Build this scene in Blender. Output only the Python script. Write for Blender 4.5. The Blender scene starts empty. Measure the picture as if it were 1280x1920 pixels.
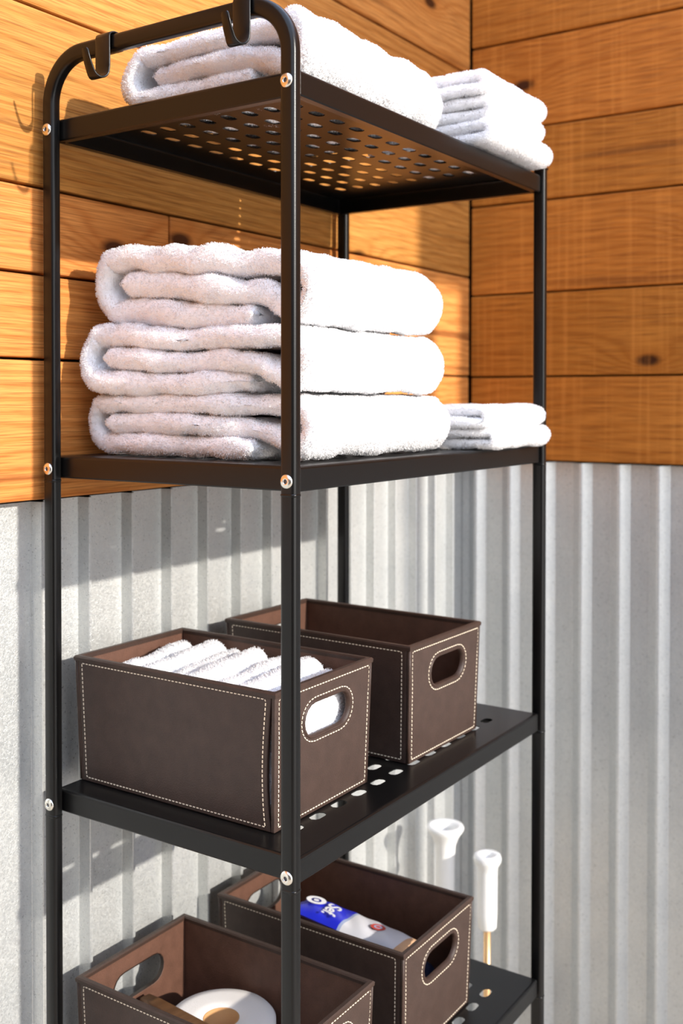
import bpy, bmesh, math, random
import numpy as np
from mathutils import Vector, Matrix
random.seed(7); RNG = np.random.default_rng(11)
scene = bpy.context.scene
C = scene.collection

# ------------------------------------------------------------------ camera
D, S, W = 0.34129, 0.38847, 0.62          # depth post to post, shelf spacing, width of the unit
Z0 = .36 + 3 * S                          # height of the top shelf's screws
f_px, yaw, pitch, roll, sy = 2001.16, 0.58832, 0.01662, 0.00064, -177.09
cam_data = bpy.data.cameras.new('camera'); cam = bpy.data.objects.new('camera', cam_data); C.objects.link(cam)
cam.location = (-.83289, -.61979, Z0 - .30885)
fw = Vector((math.cos(yaw) * math.cos(pitch), math.sin(yaw) * math.cos(pitch), -math.sin(pitch)))
rt = Vector((math.sin(yaw), -math.cos(yaw), 0)); up = rt.cross(fw)
cr, sr = math.cos(roll), math.sin(roll)
rt, up = rt * cr + up * sr, up * cr - rt * sr
cam.matrix_world = Matrix(((rt.x, up.x, -fw.x, cam.location.x), (rt.y, up.y, -fw.y, cam.location.y), (rt.z, up.z, -fw.z, cam.location.z), (0, 0, 0, 1)))
cam_data.sensor_fit = 'VERTICAL'; cam_data.sensor_height = 36; cam_data.sensor_width = 24
cam_data.lens = f_px * 36 / 1920
cam_data.shift_y = sy / 1920
cam_data.clip_start = .01
cam_data.dof.use_dof = True; cam_data.dof.focus_distance = 1.12; cam_data.dof.aperture_fstop = 5.6
scene.camera = cam

# ------------------------------------------------------------------ sky, sun, exposure
world = bpy.data.worlds.new('sky'); scene.world = world; world.use_nodes = True
wn = world.node_tree.nodes; wl = world.node_tree.links; wn.clear()
wo = wn.new('ShaderNodeOutputWorld'); bg = wn.new('ShaderNodeBackground')
tc = wn.new('ShaderNodeTexCoord'); sx = wn.new('ShaderNodeSeparateXYZ'); rmp = wn.new('ShaderNodeValToRGB')
wl.new(tc.outputs['Generated'], sx.inputs[0]); wl.new(sx.outputs['Z'], rmp.inputs[0])
rmp.color_ramp.elements[0].position = 0.0; rmp.color_ramp.elements[0].color = (.96, .94, .91, 1)
rmp.color_ramp.elements[1].position = .75; rmp.color_ramp.elements[1].color = (.55, .68, .95, 1)
wl.new(rmp.outputs[0], bg.inputs[0]); bg.inputs[1].default_value = 3.2; wl.new(bg.outputs[0], wo.inputs[0])
SUN_X, SUN_Z = .018, .36                   # per metre towards the left wall the light goes SUN_X to -x and SUN_Z down
sun_d = bpy.data.lights.new('sun', 'SUN'); sun = bpy.data.objects.new('sun', sun_d); C.objects.link(sun)
sun_d.energy = 6.0; sun_d.color = (1, .93, .83); sun_d.angle = math.radians(.9)
sun.rotation_euler = Vector((-SUN_X, 1, -SUN_Z)).to_track_quat('-Z', 'Y').to_euler()
scene.view_settings.view_transform = 'Standard'; scene.view_settings.look = 'None'
scene.view_settings.exposure = 0.0; scene.view_settings.gamma = 1; scene.view_settings.use_curve_mapping = False

# ------------------------------------------------------------------ helpers
def mesh_from(name, verts, faces, mat=None, parent=None, smooth=False, loc=None):
    me = bpy.data.meshes.new(name); me.from_pydata([tuple(v) for v in verts], [], [tuple(map(int, f)) for f in faces])
    if mat: me.materials.append(mat)
    if smooth: me.shade_smooth()
    me.update(); o = bpy.data.objects.new(name, me); C.objects.link(o)
    if parent: o.parent = parent
    if loc: o.location = loc
    return o
def quads_fast(name, V, Q, mat, parent=None, smooth=False):
    me = bpy.data.meshes.new(name); n = len(Q)
    me.vertices.add(len(V)); me.vertices.foreach_set('co', np.ascontiguousarray(V, dtype=np.float32).ravel())
    me.loops.add(n * 4); me.loops.foreach_set('vertex_index', np.ascontiguousarray(Q, dtype=np.int32).ravel())
    me.polygons.add(n); me.polygons.foreach_set('loop_start', np.arange(0, n * 4, 4, dtype=np.int32))
    me.update(calc_edges=True)
    me.materials.append(mat)
    if smooth: me.shade_smooth()
    o = bpy.data.objects.new(name, me); C.objects.link(o)
    if parent: o.parent = parent
    return o
def bm_obj(name, bm, mat, parent=None, smooth=False):
    me = bpy.data.meshes.new(name); bm.normal_update(); bm.to_mesh(me); bm.free()
    if mat: me.materials.append(mat)
    if smooth: me.shade_smooth()
    o = bpy.data.objects.new(name, me); C.objects.link(o)
    if parent: o.parent = parent
    return o
def thing(name, label, cat, loc=(0, 0, 0), group=None, rotz=0):
    o = bpy.data.objects.new(name, None); C.objects.link(o); o.location = loc; o.rotation_euler = (0, 0, rotz)
    o.empty_display_size = .02
    o['label'] = label; o['category'] = cat
    if group: o['group'] = group
    return o
def tag(o, label, cat, group=None):
    o['label'] = label; o['category'] = cat
    if group: o['group'] = group
    return o
def bx(bm, x0, x1, y0, y1, z0, z1, bev=0, seg=1):
    r = bmesh.ops.create_cube(bm, size=1)
    for v in r['verts']:
        v.co = Vector(((x0 + x1) / 2 + v.co.x * (x1 - x0), (y0 + y1) / 2 + v.co.y * (y1 - y0), (z0 + z1) / 2 + v.co.z * (z1 - z0)))
    if bev:
        es = list({e for v in r['verts'] for e in v.link_edges})
        bmesh.ops.bevel(bm, geom=es, offset=bev, segments=seg, profile=.5, affect='EDGES')
def lathe(bm, prof, seg=32, cx=0, cy=0, axis='z'):
    rings = []
    for r, z in prof:
        ring = []
        for k in range(seg):
            a = 2 * math.pi * k / seg
            p = (cx + r * math.cos(a), cy + r * math.sin(a), z)
            ring.append(bm.verts.new(p))
        rings.append(ring)
    for a, b in zip(rings, rings[1:]):
        for k in range(seg):
            bm.faces.new((a[k], a[(k + 1) % seg], b[(k + 1) % seg], b[k]))
    return rings
def sweep(path, section_fn, closed=False):
    """path: list of (pos, e1, e2); section_fn(i)->list of (a,b). returns verts, faces"""
    V, F = [], []
    n = None
    for i, (p, e1, e2) in enumerate(path):
        sec = section_fn(i); n = len(sec)
        for a, b in sec: V.append(p + e1 * a + e2 * b)
    m = len(path)
    for i in range(m if closed else m - 1):
        j = (i + 1) % m
        for k in range(n):
            F.append((i * n + k, i * n + (k + 1) % n, j * n + (k + 1) % n, j * n + k))
    if not closed:
        F.append(tuple(reversed(range(n)))); F.append(tuple((m - 1) * n + k for k in range(n)))
    return V, F
def round_rect(w, h, r, seg=4):
    pts = []
    for cx, cy, a0 in ((w / 2 - r, h / 2 - r, 0), (-w / 2 + r, h / 2 - r, 90), (-w / 2 + r, -h / 2 + r, 180), (w / 2 - r, -h / 2 + r, 270)):
        for k in range(seg + 1):
            a = math.radians(a0 + 90 * k / seg); pts.append((cx + r * math.cos(a), cy + r * math.sin(a)))
    return pts

# ------------------------------------------------------------------ materials
def new_mat(name):
    m = bpy.data.materials.new(name); m.use_nodes = True; nt = m.node_tree
    return m, nt, nt.nodes['Principled BSDF']
def N(nt, typ, **kw):
    n = nt.nodes.new(typ)
    for k, v in kw.items():
        if k in ('operation', 'blend_type', 'data_type', 'noise_dimensions', 'feature', 'wave_type', 'bands_direction', 'wave_profile', 'voronoi_dimensions', 'clamp', 'use_clamp'): setattr(n, k, v)
        else: n.inputs[int(k[1:]) if k[0] == 'i' and k[1:].isdigit() else k].default_value = v
    return n
def L(nt, a, b): nt.links.new(a, b)
def M(nt, op, a, b=None, clamp=False):
    n = nt.nodes.new('ShaderNodeMath'); n.operation = op; n.use_clamp = clamp
    for i, v in enumerate((a, b)):
        if v is None: continue
        if hasattr(v, 'links'): nt.links.new(v, n.inputs[i])
        else: n.inputs[i].default_value = v
    return n.outputs[0]
def maprange(nt, v, a, b, c, d):
    n = nt.nodes.new('ShaderNodeMapRange'); n.clamp = True
    for k, x in zip((1, 2, 3, 4), (a, b, c, d)): n.inputs[k].default_value = x
    nt.links.new(v, n.inputs[0]); return n.outputs[0]
def mixc(nt, fac, a, b):
    n = nt.nodes.new('ShaderNodeMix'); n.data_type = 'RGBA'
    for s, v in ((n.inputs[0], fac), (n.inputs[6], a), (n.inputs[7], b)):
        if hasattr(v, 'links'): nt.links.new(v, s)
        else: s.default_value = v
    return n.outputs[2]
def noise(nt, vec, scale, detail=3, rough=.5, w=None):
    n = nt.nodes.new('ShaderNodeTexNoise'); n.inputs['Scale'].default_value = scale; n.inputs['Detail'].default_value = detail
    n.inputs['Roughness'].default_value = rough
    if vec is not None: nt.links.new(vec, n.inputs['Vector'])
    return n.outputs['Fac']
def bump(nt, h, strength, dist, bsdf, prev=None):
    n = nt.nodes.new('ShaderNodeBump'); n.inputs['Strength'].default_value = strength; n.inputs['Distance'].default_value = dist
    nt.links.new(h, n.inputs['Height'])
    if prev is not None: nt.links.new(prev, n.inputs['Normal'])
    nt.links.new(n.outputs[0], bsdf.inputs['Normal']); return n.outputs[0]

def wood_mat(name, light, mid, dark, axis='X', saw=0.0, rough=.62, gscale=1.0):
    m, nt, b = new_mat(name)
    tc = nt.nodes.new('ShaderNodeTexCoord'); oi = nt.nodes.new('ShaderNodeObjectInfo')
    sep = nt.nodes.new('ShaderNodeSeparateXYZ'); L(nt, tc.outputs['Object'], sep.inputs[0])
    along = sep.outputs['X' if axis == 'X' else 'Y']; across = sep.outputs['Z']
    rnd = M(nt, 'MULTIPLY', oi.outputs['Random'], 37.0)
    al = M(nt, 'ADD', along, rnd); ac = M(nt, 'ADD', across, M(nt, 'MULTIPLY', rnd, 1.7))
    def vec(sa, sc, off=0.0):
        c = nt.nodes.new('ShaderNodeCombineXYZ')
        L(nt, M(nt, 'MULTIPLY', al, sa), c.inputs[0]); L(nt, M(nt, 'MULTIPLY', ac, sc), c.inputs[1]); c.inputs[2].default_value = off
        return c.outputs[0]
    # knots
    vor = nt.nodes.new('ShaderNodeTexVoronoi'); vor.voronoi_dimensions = '2D'; vor.inputs['Scale'].default_value = 1
    L(nt, vec(2.6, 5.5), vor.inputs['Vector'])
    d = vor.outputs['Distance']
    near = maprange(nt, d, 0, .42, 1, 0); near2 = M(nt, 'MULTIPLY', near, near)
    knot = maprange(nt, d, .035, .075, 1, 0); halo = maprange(nt, d, .06, .2, 1, 0)
    sel = maprange(nt, vor.outputs['Color'], 0.42, .45, 0, 1)     # only some cells carry a knot
    near2 = M(nt, 'MULTIPLY', near2, sel); knot = M(nt, 'MULTIPLY', knot, sel); halo = M(nt, 'MULTIPLY', halo, sel)
    n1 = noise(nt, vec(1.3 * gscale, 9 * gscale, 3), 1, 3, .5)
    n2 = noise(nt, vec(4, 26, 9), 1, 4, .55)
    phase = M(nt, 'ADD', M(nt, 'MULTIPLY', across, 430 * gscale), M(nt, 'ADD', M(nt, 'MULTIPLY', n1, 40 * gscale), M(nt, 'ADD', M(nt, 'MULTIPLY', n2, 5), M(nt, 'MULTIPLY', near2, 26))))
    ring = M(nt, 'ADD', M(nt, 'MULTIPLY', M(nt, 'SINE', phase), .5), .5)
    ring = M(nt, 'POWER', ring, 2.2)
    fib = noise(nt, vec(14, 520, 5), 1, 2, .6)
    fib2 = noise(nt, vec(3, 120, 1), 1, 3, .6)
    blot = noise(nt, vec(2.2, 7, 7), 1, 3, .5)
    fac = M(nt, 'ADD', M(nt, 'MULTIPLY', ring, .42), M(nt, 'ADD', M(nt, 'MULTIPLY', maprange(nt, fib2, .35, .7, 0, 1), .25), M(nt, 'MULTIPLY', maprange(nt, blot, .35, .7, 0, 1), .38)), True)
    col = mixc(nt, fac, light, mid)
    col = mixc(nt, M(nt, 'MULTIPLY', maprange(nt, fib, .42, .70, 0, 1), .55), col, dark)
    # long dark mineral streaks
    st = maprange(nt, noise(nt, vec(.9, 34, 12), 1, 2, .5), .62, .72, 0, .6)
    col = mixc(nt, st, col, dark)
    col = mixc(nt, M(nt, 'MULTIPLY', halo, .55), col, mid)
    col = mixc(nt, M(nt, 'MULTIPLY', knot, .92), col, (dark[0] * .25, dark[1] * .22, dark[2] * .25, 1))
    hsv = nt.nodes.new('ShaderNodeHueSaturation'); L(nt, col, hsv.inputs['Color'])
    L(nt, maprange(nt, oi.outputs['Random'], 0, 1, .80, 1.14), hsv.inputs['Value']); L(nt, maprange(nt, oi.outputs['Random'], 0, 1, .505, .494), hsv.inputs['Hue'])
    out = hsv.outputs[0]
    if saw:
        sw = noise(nt, vec(95, 2.2, 21), 1, 2, .5)
        out = mixc(nt, M(nt, 'MULTIPLY', maprange(nt, sw, .5, .72, 0, 1), saw), out, (min(1, light[0] * 1.15), light[1] * 1.25, light[2] * 1.5, 1))
    L(nt, out, b.inputs['Base Color']); b.inputs['Roughness'].default_value = rough
    b.inputs['Specular IOR Level'].default_value = .16
    h = M(nt, 'ADD', M(nt, 'MULTIPLY', ring, .6), M(nt, 'MULTIPLY', fib, .8)); h = M(nt, 'SUBTRACT', h, M(nt, 'MULTIPLY', knot, 1.2))
    bump(nt, h, .5, .0012, b)
    return m
wood_left = wood_mat('cedar_planks_left', (.68, .30, .078, 1), (.44, .15, .027, 1), (.11, .027, .006, 1), 'X')
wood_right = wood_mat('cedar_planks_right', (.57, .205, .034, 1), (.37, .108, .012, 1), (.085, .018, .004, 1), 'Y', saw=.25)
wood_beam = wood_mat('timber', (.45, .26, .12, 1), (.3, .16, .07, 1), (.1, .05, .02, 1), 'X')
wood_dark = wood_mat('dark_screen_wood', (.10, .075, .05, 1), (.07, .05, .035, 1), (.02, .015, .01, 1), 'X')
wood_handle = wood_mat('oiled_oak', (.24, .115, .05, 1), (.15, .065, .026, 1), (.05, .02, .01, 1), 'X', gscale=1.6, rough=.5)
wood_pale = wood_mat('pale_wood', (.78, .45, .18, 1), (.62, .32, .12, 1), (.35, .16, .06, 1), 'X')

m, nt, b = new_mat('dark_board'); backing_mat = m; b.inputs['Base Color'].default_value = (.02, .012, .008, 1); b.inputs['Roughness'].default_value = .9

m, nt, b = new_mat('galvanised_steel'); steel_mat = m
tc = nt.nodes.new('ShaderNodeTexCoord')
vv = nt.nodes.new('ShaderNodeTexVoronoi'); vv.inputs['Scale'].default_value = 420; L(nt, tc.outputs['Object'], vv.inputs['Vector'])
sp = nt.nodes.new('ShaderNodeSeparateColor'); L(nt, vv.outputs['Color'], sp.inputs[0])
ns = noise(nt, tc.outputs['Object'], 14, 5, .6); nf = noise(nt, tc.outputs['Object'], 700, 2, .6)
mp = nt.nodes.new('ShaderNodeMapping'); L(nt, tc.outputs['Object'], mp.inputs[0]); mp.inputs['Scale'].default_value = (60, 60, 2.0)
streak = noise(nt, mp.outputs[0], 1, 3, .6)
v = M(nt, 'ADD', M(nt, 'MULTIPLY', sp.outputs[0], .10), M(nt, 'ADD', M(nt, 'MULTIPLY', ns, .22), M(nt, 'ADD', M(nt, 'MULTIPLY', streak, .12), M(nt, 'MULTIPLY', nf, .22))))
col = mixc(nt, maprange(nt, v, .15, .58, 0, 1), (.46, .48, .49, 1), (.74, .74, .71, 1))
spot = maprange(nt, noise(nt, tc.outputs['Object'], 240, 2, .5), .70, .78, 0, .15)
col = mixc(nt, spot, col, (.22, .23, .25, 1))
L(nt, col, b.inputs['Base Color']); b.inputs['Metallic'].default_value = .58
L(nt, maprange(nt, M(nt, 'ADD', sp.outputs[1], nf), .4, 1.4, .26, .46), b.inputs['Roughness'])
bump(nt, M(nt, 'ADD', nf, M(nt, 'MULTIPLY', sp.outputs[2], .5)), .35, .0006, b)

m, nt, b = new_mat('black_powder_coat'); black_mat = m
tc = nt.nodes.new('ShaderNodeTexCoord')
b.inputs['Base Color'].default_value = (.0035, .0034, .0034, 1); b.inputs['Roughness'].default_value = .30
b.inputs['Specular IOR Level'].default_value = .34
bump(nt, noise(nt, tc.outputs['Object'], 900, 2, .5), .12, .0003, b)
m, nt, b = new_mat('zinc_screw'); zinc_mat = m
b.inputs['Base Color'].default_value = (.78, .76, .70, 1); b.inputs['Metallic'].default_value = 1; b.inputs['Roughness'].default_value = .24
m, nt, b = new_mat('screw_socket'); socket_mat = m
b.inputs['Base Color'].default_value = (.12, .12, .14, 1); b.inputs['Metallic'].default_value = .8; b.inputs['Roughness'].default_value = .5

def cloth_mat(name, base, bscale=420):
    m, nt, b = new_mat(name); tc = nt.nodes.new('ShaderNodeTexCoord')
    b.inputs['Base Color'].default_value = base; b.inputs['Roughness'].default_value = 1
    b.inputs['Specular IOR Level'].default_value = .1; b.inputs['Sheen Weight'].default_value = .15
    n1 = noise(nt, tc.outputs['Object'], bscale, 3, .6); n2 = noise(nt, tc.outputs['Object'], bscale / 4, 2, .5)
    bump(nt, M(nt, 'ADD', n1, n2), .7, .0018, b); return m
towel_mat = cloth_mat('white_terry', (.90, .90, .915, 1))
pile_mat = cloth_mat('white_terry_loops', (.90, .90, .915, 1), 900)
nt = pile_mat.node_tree; pb = nt.nodes['Principled BSDF']; tr_ = nt.nodes.new('ShaderNodeBsdfTranslucent'); tr_.inputs[0].default_value = (.90, .90, .915, 1)
ms = nt.nodes.new('ShaderNodeMixShader'); ms.inputs[0].default_value = .45
L(nt, pb.outputs[0], ms.inputs[1]); L(nt, tr_.outputs[0], ms.inputs[2]); L(nt, ms.outputs[0], nt.nodes['Material Output'].inputs[0])

def leather(name, c1, c2):
    m, nt, b = new_mat(name); tc = nt.nodes.new('ShaderNodeTexCoord')
    n = noise(nt, tc.outputs['Object'], 55, 4, .6); n3 = noise(nt, tc.outputs['Object'], 900, 2, .6)
    vo = nt.nodes.new('ShaderNodeTexVoronoi'); vo.inputs['Scale'].default_value = 900; L(nt, tc.outputs['Object'], vo.inputs['Vector'])
    L(nt, mixc(nt, maprange(nt, M(nt, 'ADD', n, M(nt, 'MULTIPLY', n3, .6)), .5, 1.1, 0, 1), c1, c2), b.inputs['Base Color'])
    b.inputs['Roughness'].default_value = .5; b.inputs['Specular IOR Level'].default_value = .4
    bump(nt, M(nt, 'ADD', vo.outputs['Distance'], n3), .35, .0006, b); return m
leather_out = leather('brown_leatherette', (.036, .0205, .0155, 1), (.058, .034, .026, 1))
leather_in = leather('brown_suede_lining', (.075, .034, .021, 1), (.125, .058, .037, 1))
leather_rim = leather('dark_brown_edge', (.030, .016, .011, 1), (.05, .026, .018, 1))
def plain(name, col, rough=.5, spec=.5, metal=0, bs=0, bd=.0005):
    m, nt, b = new_mat(name); b.inputs['Base Color'].default_value = (*col, 1); b.inputs['Roughness'].default_value = rough
    b.inputs['Specular IOR Level'].default_value = spec; b.inputs['Metallic'].default_value = metal
    tc = nt.nodes.new('ShaderNodeTexCoord')
    n = noise(nt, tc.outputs['Object'], bs or 60, 3, .5)
    L(nt, mixc(nt, M(nt, 'MULTIPLY', n, .25), (*col, 1), (col[0] * .8, col[1] * .8, col[2] * .8, 1)), b.inputs['Base Color'])
    if bs: bump(nt, n, .5, bd, b)
    return m
thread_mat = plain('cream_thread', (.80, .68, .52), .8, .2)
paper_mat = plain('toilet_paper', (.84, .80, .76), .95, .1, 0, 500, .0004)
card_mat = plain('brown_card', (.55, .30, .13), .85, .2)
white_plastic = plain('white_plastic', (.80, .80, .79), .35, .5)
rubber_mat = plain('dark_rubber', (.06, .03, .025), .6, .4)
bristle_mat = plain('white_bristles', (.75, .75, .72), .7, .3)
blue_mat = plain('blue_wrapper', (.02, .03, .62), .3, .5)
pack_white = plain('pale_wrapper', (.70, .70, .74), .35, .5)
ink_white = plain('white_ink', (.85, .85, .88), .5, .3)
ink_red = plain('red_ink', (.55, .06, .04), .5, .3)
ink_tan = plain('tan_ink', (.62, .38, .22), .5, .3)
ink_grey = plain('blue_grey_ink', (.35, .42, .60), .5, .3)
dark_cloth = plain('navy_fabric', (.02, .025, .06), .8, .2)

# ------------------------------------------------------------------ the setting
FZ = -.12              # deck level
YW = D + .0185        # face of the left wall's planks
YM = D + .0285        # outer face of the corrugated sheet below
YB = D + .062
XC = 1.099            # face of the right wall's planks
m, nt, b = new_mat('pale_deck'); floor_mat = m
tc = nt.nodes.new('ShaderNodeTexCoord'); b.inputs['Roughness'].default_value = .8
L(nt, mixc(nt, noise(nt, tc.outputs['Object'], 5, 5, .6), (.47, .40, .31, 1), (.60, .52, .41, 1)), b.inputs['Base Color'])
fl = mesh_from('floor', [(-9, -9, FZ), (9, -9, FZ), (9, 1, FZ), (-9, 1, FZ)], [(0, 1, 2, 3)], floor_mat); fl['kind'] = 'structure'
bm = bmesh.new(); bx(bm, -2.2, XC + .2, YB, YB + .06, FZ, 2.6); wall_l = bm_obj('wall_left', bm, backing_mat); wall_l['kind'] = 'structure'
bm = bmesh.new(); bx(bm, XC + .075, XC + .135, -2.2, YB, FZ, 2.6); wall_r = bm_obj('wall_right', bm, backing_mat); wall_r['kind'] = 'structure'
pk = [0]
def plank(wall, axis, a0, a1, z0, z1, face, depth, mat, tilt=0.0, proud=0.0):
    bm = bmesh.new(); g = .0016; al, az = (a1 - a0) / 2, (z1 - z0) / 2
    if axis == 'x': bx(bm, -al + .0008, al - .0008, 0, depth, -az + g, az - g, .0028, 2)
    else: bx(bm, 0, depth, -al + .0008, al - .0008, -az + g, az - g, .0028, 2)
    o = bm_obj('plank', bm, mat, wall)
    if axis == 'x': o.location = ((a0 + a1) / 2, face - proud, (z0 + z1) / 2); o.rotation_euler = (0, tilt, 0)
    else: o.location = (face - proud, (a0 + a1) / 2, (z0 + z1) / 2); o.rotation_euler = (tilt, 0, 0)
    return o
R = random.Random(3)
rows = [(1.0985, 1.2635, [-2.2, .62, XC]), (1.2635, 1.362, [-2.2, .224]), (1.362, 1.4625, [-2.2, .224]), (1.2635, 1.4625, [.224, XC]),
        (1.4625, 1.669, [-2.2, .93, XC]), (1.669, 1.868, [-2.2, XC]), (1.868, 2.06, [-2.2, .35, XC]), (2.06, 2.26, [-2.2, XC]), (2.26, 2.45, [-2.2, XC]), (2.45, 2.6, [-2.2, XC])]
for z0, z1, xs in rows:
    if z0 == 1.4625: xs = [-2.2, XC]
    if z0 == 1.0985: xs = [-2.2, XC]
    for a0, a1 in zip(xs, xs[1:]):
        plank(wall_l, 'x', a0, a1, z0, z1, YW, .04, wood_left, 0, R.uniform(-.0012, .0012))
for z0, z1 in ((1.0985, 1.262), (1.262, 1.4245), (1.4245, 1.602), (1.602, 1.745), (1.745, 1.9175), (1.9175, 2.08), (2.08, 2.27), (2.27, 2.45), (2.45, 2.6)):
    plank(wall_r, 'y', -2.2, YW - .003, z0, z1, XC, .05, wood_right, 0, R.uniform(-.002, .002))
# corrugated sheets (trapezoid ribs)
def corrugated(axis, a0, a1, phase, face, parent):
    pitch, dep = .0755, .0165
    pitch = .0740
    prof = ((0, dep), (.0006, dep - .0006), (.0036, .0010), (.0046, 0), (.0074, 0), (.0084, .0010), (.0192, dep - .0006), (.0202, dep)) if axis == 'x' else ((0, dep), (.0014, dep - .0010), (.0140, .0010), (.0158, 0), (.0185, 0), (.0203, .0010), (.0372, dep - .0010), (.0390, dep))
    pts = []
    k = math.floor((a0 - phase) / pitch)
    while True:
        s = phase + k * pitch
        for da, dd in prof:
            pts.append((s + da, dd))
        k += 1
        if s > a1: break
    pts = [p for p in pts if a0 <= p[0] <= a1]
    pts = [(a0, pts[0][1])] + pts + [(a1, pts[-1][1])]
    V, F = [], []
    zs = (FZ + .01, 1.096)
    for p in pts:
        for z in zs:
            V.append((p[0], face + p[1], z) if axis == 'x' else (face + p[1], p[0], z))
    for i in range(len(pts) - 1):
        q = (2 * i, 2 * i + 2, 2 * i + 3, 2 * i + 1); F.append(q if axis == 'x' else tuple(reversed(q)))
    return mesh_from('corrugated_sheet', V, F, steel_mat, parent)
corrugated('x', -2.2, XC + .0195, .0855, YM, wall_l)
corrugated('y', -2.2, YM + .0165, .035 - .0740 * 4, XC + .004, wall_r)
# dark gap strip behind plank bottoms
bm = bmesh.new(); bx(bm, -2.2, XC + .05, YW + .040, YB, 1.16, 2.6); o = bm_obj('furring_board', bm, backing_mat, wall_l)
bm = bmesh.new(); bx(bm, XC + .05, XC + .075, -2.2, YW, 1.16, 2.6); o = bm_obj('furring_board', bm, backing_mat, wall_r)

# unseen dark screen added outside the frame, darkens rib reflections and left faces
dark_screen = bpy.data.objects.new('dark_screen_left', None); C.objects.link(dark_screen); dark_screen['kind'] = 'structure'
for k in range(12):
    bm = bmesh.new(); bx(bm, -2.36, -2.32, -4.0, YM, FZ + k * .19, FZ + k * .19 + .184, .003, 1); bm_obj('plank', bm, wood_dark, dark_screen)
# unseen timber boxes added outside the frame, shaped to shadow the two walls
yp = -2.0; ddy = YW - yp; ox = SUN_X * ddy; oz = SUN_Z * ddy
blockers = bpy.data.objects.new('sun_blocker_1', None); C.objects.link(blockers); blockers['kind'] = 'structure'
for nm, box in (('blocker_post', (.89 + ox, .956 + ox, yp - .07, yp, FZ, 1.4645 + oz)),
                ('blocker_beam', (.89 + ox, 3.2, yp - .09, yp, 1.4645 + oz, 1.60 + oz)),
                ('blocker_board', (.760 + ox, 3.2, yp - .05, yp, 1.60 + oz, 1.815 + oz)),
                ('blocker_top', (-3.2, 3.2, yp - .05, yp, 1.822 + oz, 2.3 + oz)),
                ('blocker_post', (1.083 + ox, 1.75, yp - .15, yp - .09, FZ, 2.3 + oz)),
                ('blocker_post', (3.1, 3.2, yp - .19, yp - .09, FZ, 2.3 + oz)),
                ('blocker_post', (-3.2, -3.1, yp - .15, yp - .05, FZ, 2.3 + oz))):
    bm = bmesh.new(); bx(bm, *box, .004, 1); bm_obj(nm, bm, wood_beam, blockers)

# ------------------------------------------------------------------ shelving unit
unit = thing('shelving_unit', 'tall black metal four-tier shelving unit with rounded end loop and perforated shelves', 'shelf')
TP, DP = .0135, .018
def tube(name, pts, xc, parent):
    """pts in (y,z) plane; section 18 mm in plane, 13.5 mm along x"""
    path = []
    n = len(pts)
    for i, p in enumerate(pts):
        a = pts[max(0, i - 1)]; c = pts[min(n - 1, i + 1)]
        t = Vector((0, c[0] - a[0], c[1] - a[1])).normalized()
        path.append((Vector((xc, p[0], p[1])), Vector((1, 0, 0)), Vector((1, 0, 0)).cross(t)))
    sec = round_rect(TP, DP, .0042, 4)
    V, F = sweep(path, lambda i: sec)
    o = mesh_from(name, V, F, black_mat, parent, True)
    md = o.modifiers.new('edges', 'EDGE_SPLIT'); md.split_angle = math.radians(50)
    return o
zt = 1.6065; rr = .052
pts = [(D, FZ), (D, zt - rr)]
for k in range(1, 13): a = math.pi / 2 * k / 12; pts.append((D - rr + rr * math.cos(a), zt - rr + rr * math.sin(a)))
pts.append((rr, zt))
for k in range(1, 13): a = math.pi / 2 + math.pi / 2 * k / 12; pts.append((rr + rr * math.cos(a), zt - rr + rr * math.sin(a)))
pts.append((0, FZ))
frame_l = tube('end_loop', pts, TP / 2, unit); frame_l['label'] = 'rounded black tube loop at the near left end'
post_r = tube('post', [(0, FZ), (0, Z0 + .024)], W - TP / 2, unit)
post_b = tube('post', [(D, FZ), (D, Z0 + .024)], W - TP / 2, unit)
# collars where the tube sections join, screws
def collar(y, xc, z, parent):
    sec = lambda i: [(a * s, b_ * s) for s in ((1.0, 1.05, 1.05, 1.0)[i],) for a, b_ in round_rect(TP, DP, .0042, 4)]
    path = [(Vector((xc, y, z + dz)), Vector((1, 0, 0)), Vector((0, 1, 0))) for dz in (.0015, .0006, -.0006, -.0015)]
    V, F = sweep(path, sec); mesh_from('collar', V, F, black_mat, parent, True)
def screw(x, y, z, parent, sgn=-1):
    bm = bmesh.new()
    prof = [(.0072, 0), (.0072, .0006), (.0066, .0015), (.0052, .0023), (.0035, .0027), (.0024, .0028), (.0022, .0012)]
    lathe(bm, [(r, h) for r, h in prof], 24)
    for v in bm.verts: v.co = Vector((x + sgn * v.co.z, y + v.co.x, z + v.co.y))
    s = bm_obj('screw', bm, zinc_mat, parent, True)
    bm = bmesh.new(); bmesh.ops.create_circle(bm, segments=6, radius=.0019, cap_ends=True)
    for v in bm.verts: v.co = Vector((x + sgn * .0013, y + v.co.x, z + v.co.y))
    bm_obj('screw_socket', bm, socket_mat, None).parent = parent
for k in range(4):
    zb = Z0 - k * S
    for y in (0, D):
        screw(0, y, zb, frame_l)
        screw(W, y, zb, post_r if y == 0 else post_b, 1)
        if k:
            collar(y, TP / 2, zb - .0137, frame_l); collar(y, W - TP / 2, zb - .0137, post_r if y == 0 else post_b)
bm = bmesh.new(); bx(bm, W - TP - .001, W + .001, -.0095, .0095, Z0 + .023, Z0 + .026, .001, 1); bm_obj('end_cap', bm, black_mat, unit)
bm = bmesh.new(); bx(bm, W - TP - .001, W + .001, D - .0095, D + .0095, Z0 + .023, Z0 + .026, .001, 1); bm_obj('end_cap', bm, black_mat, unit)
for x in (TP / 2, W - TP / 2):
    for y in (0, D):
        bm = bmesh.new(); bx(bm, x - .0085, x + .0085, y - .0105, y + .0105, FZ, FZ + .02, .002, 1); bm_obj('foot', bm, black_mat, unit)
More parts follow.
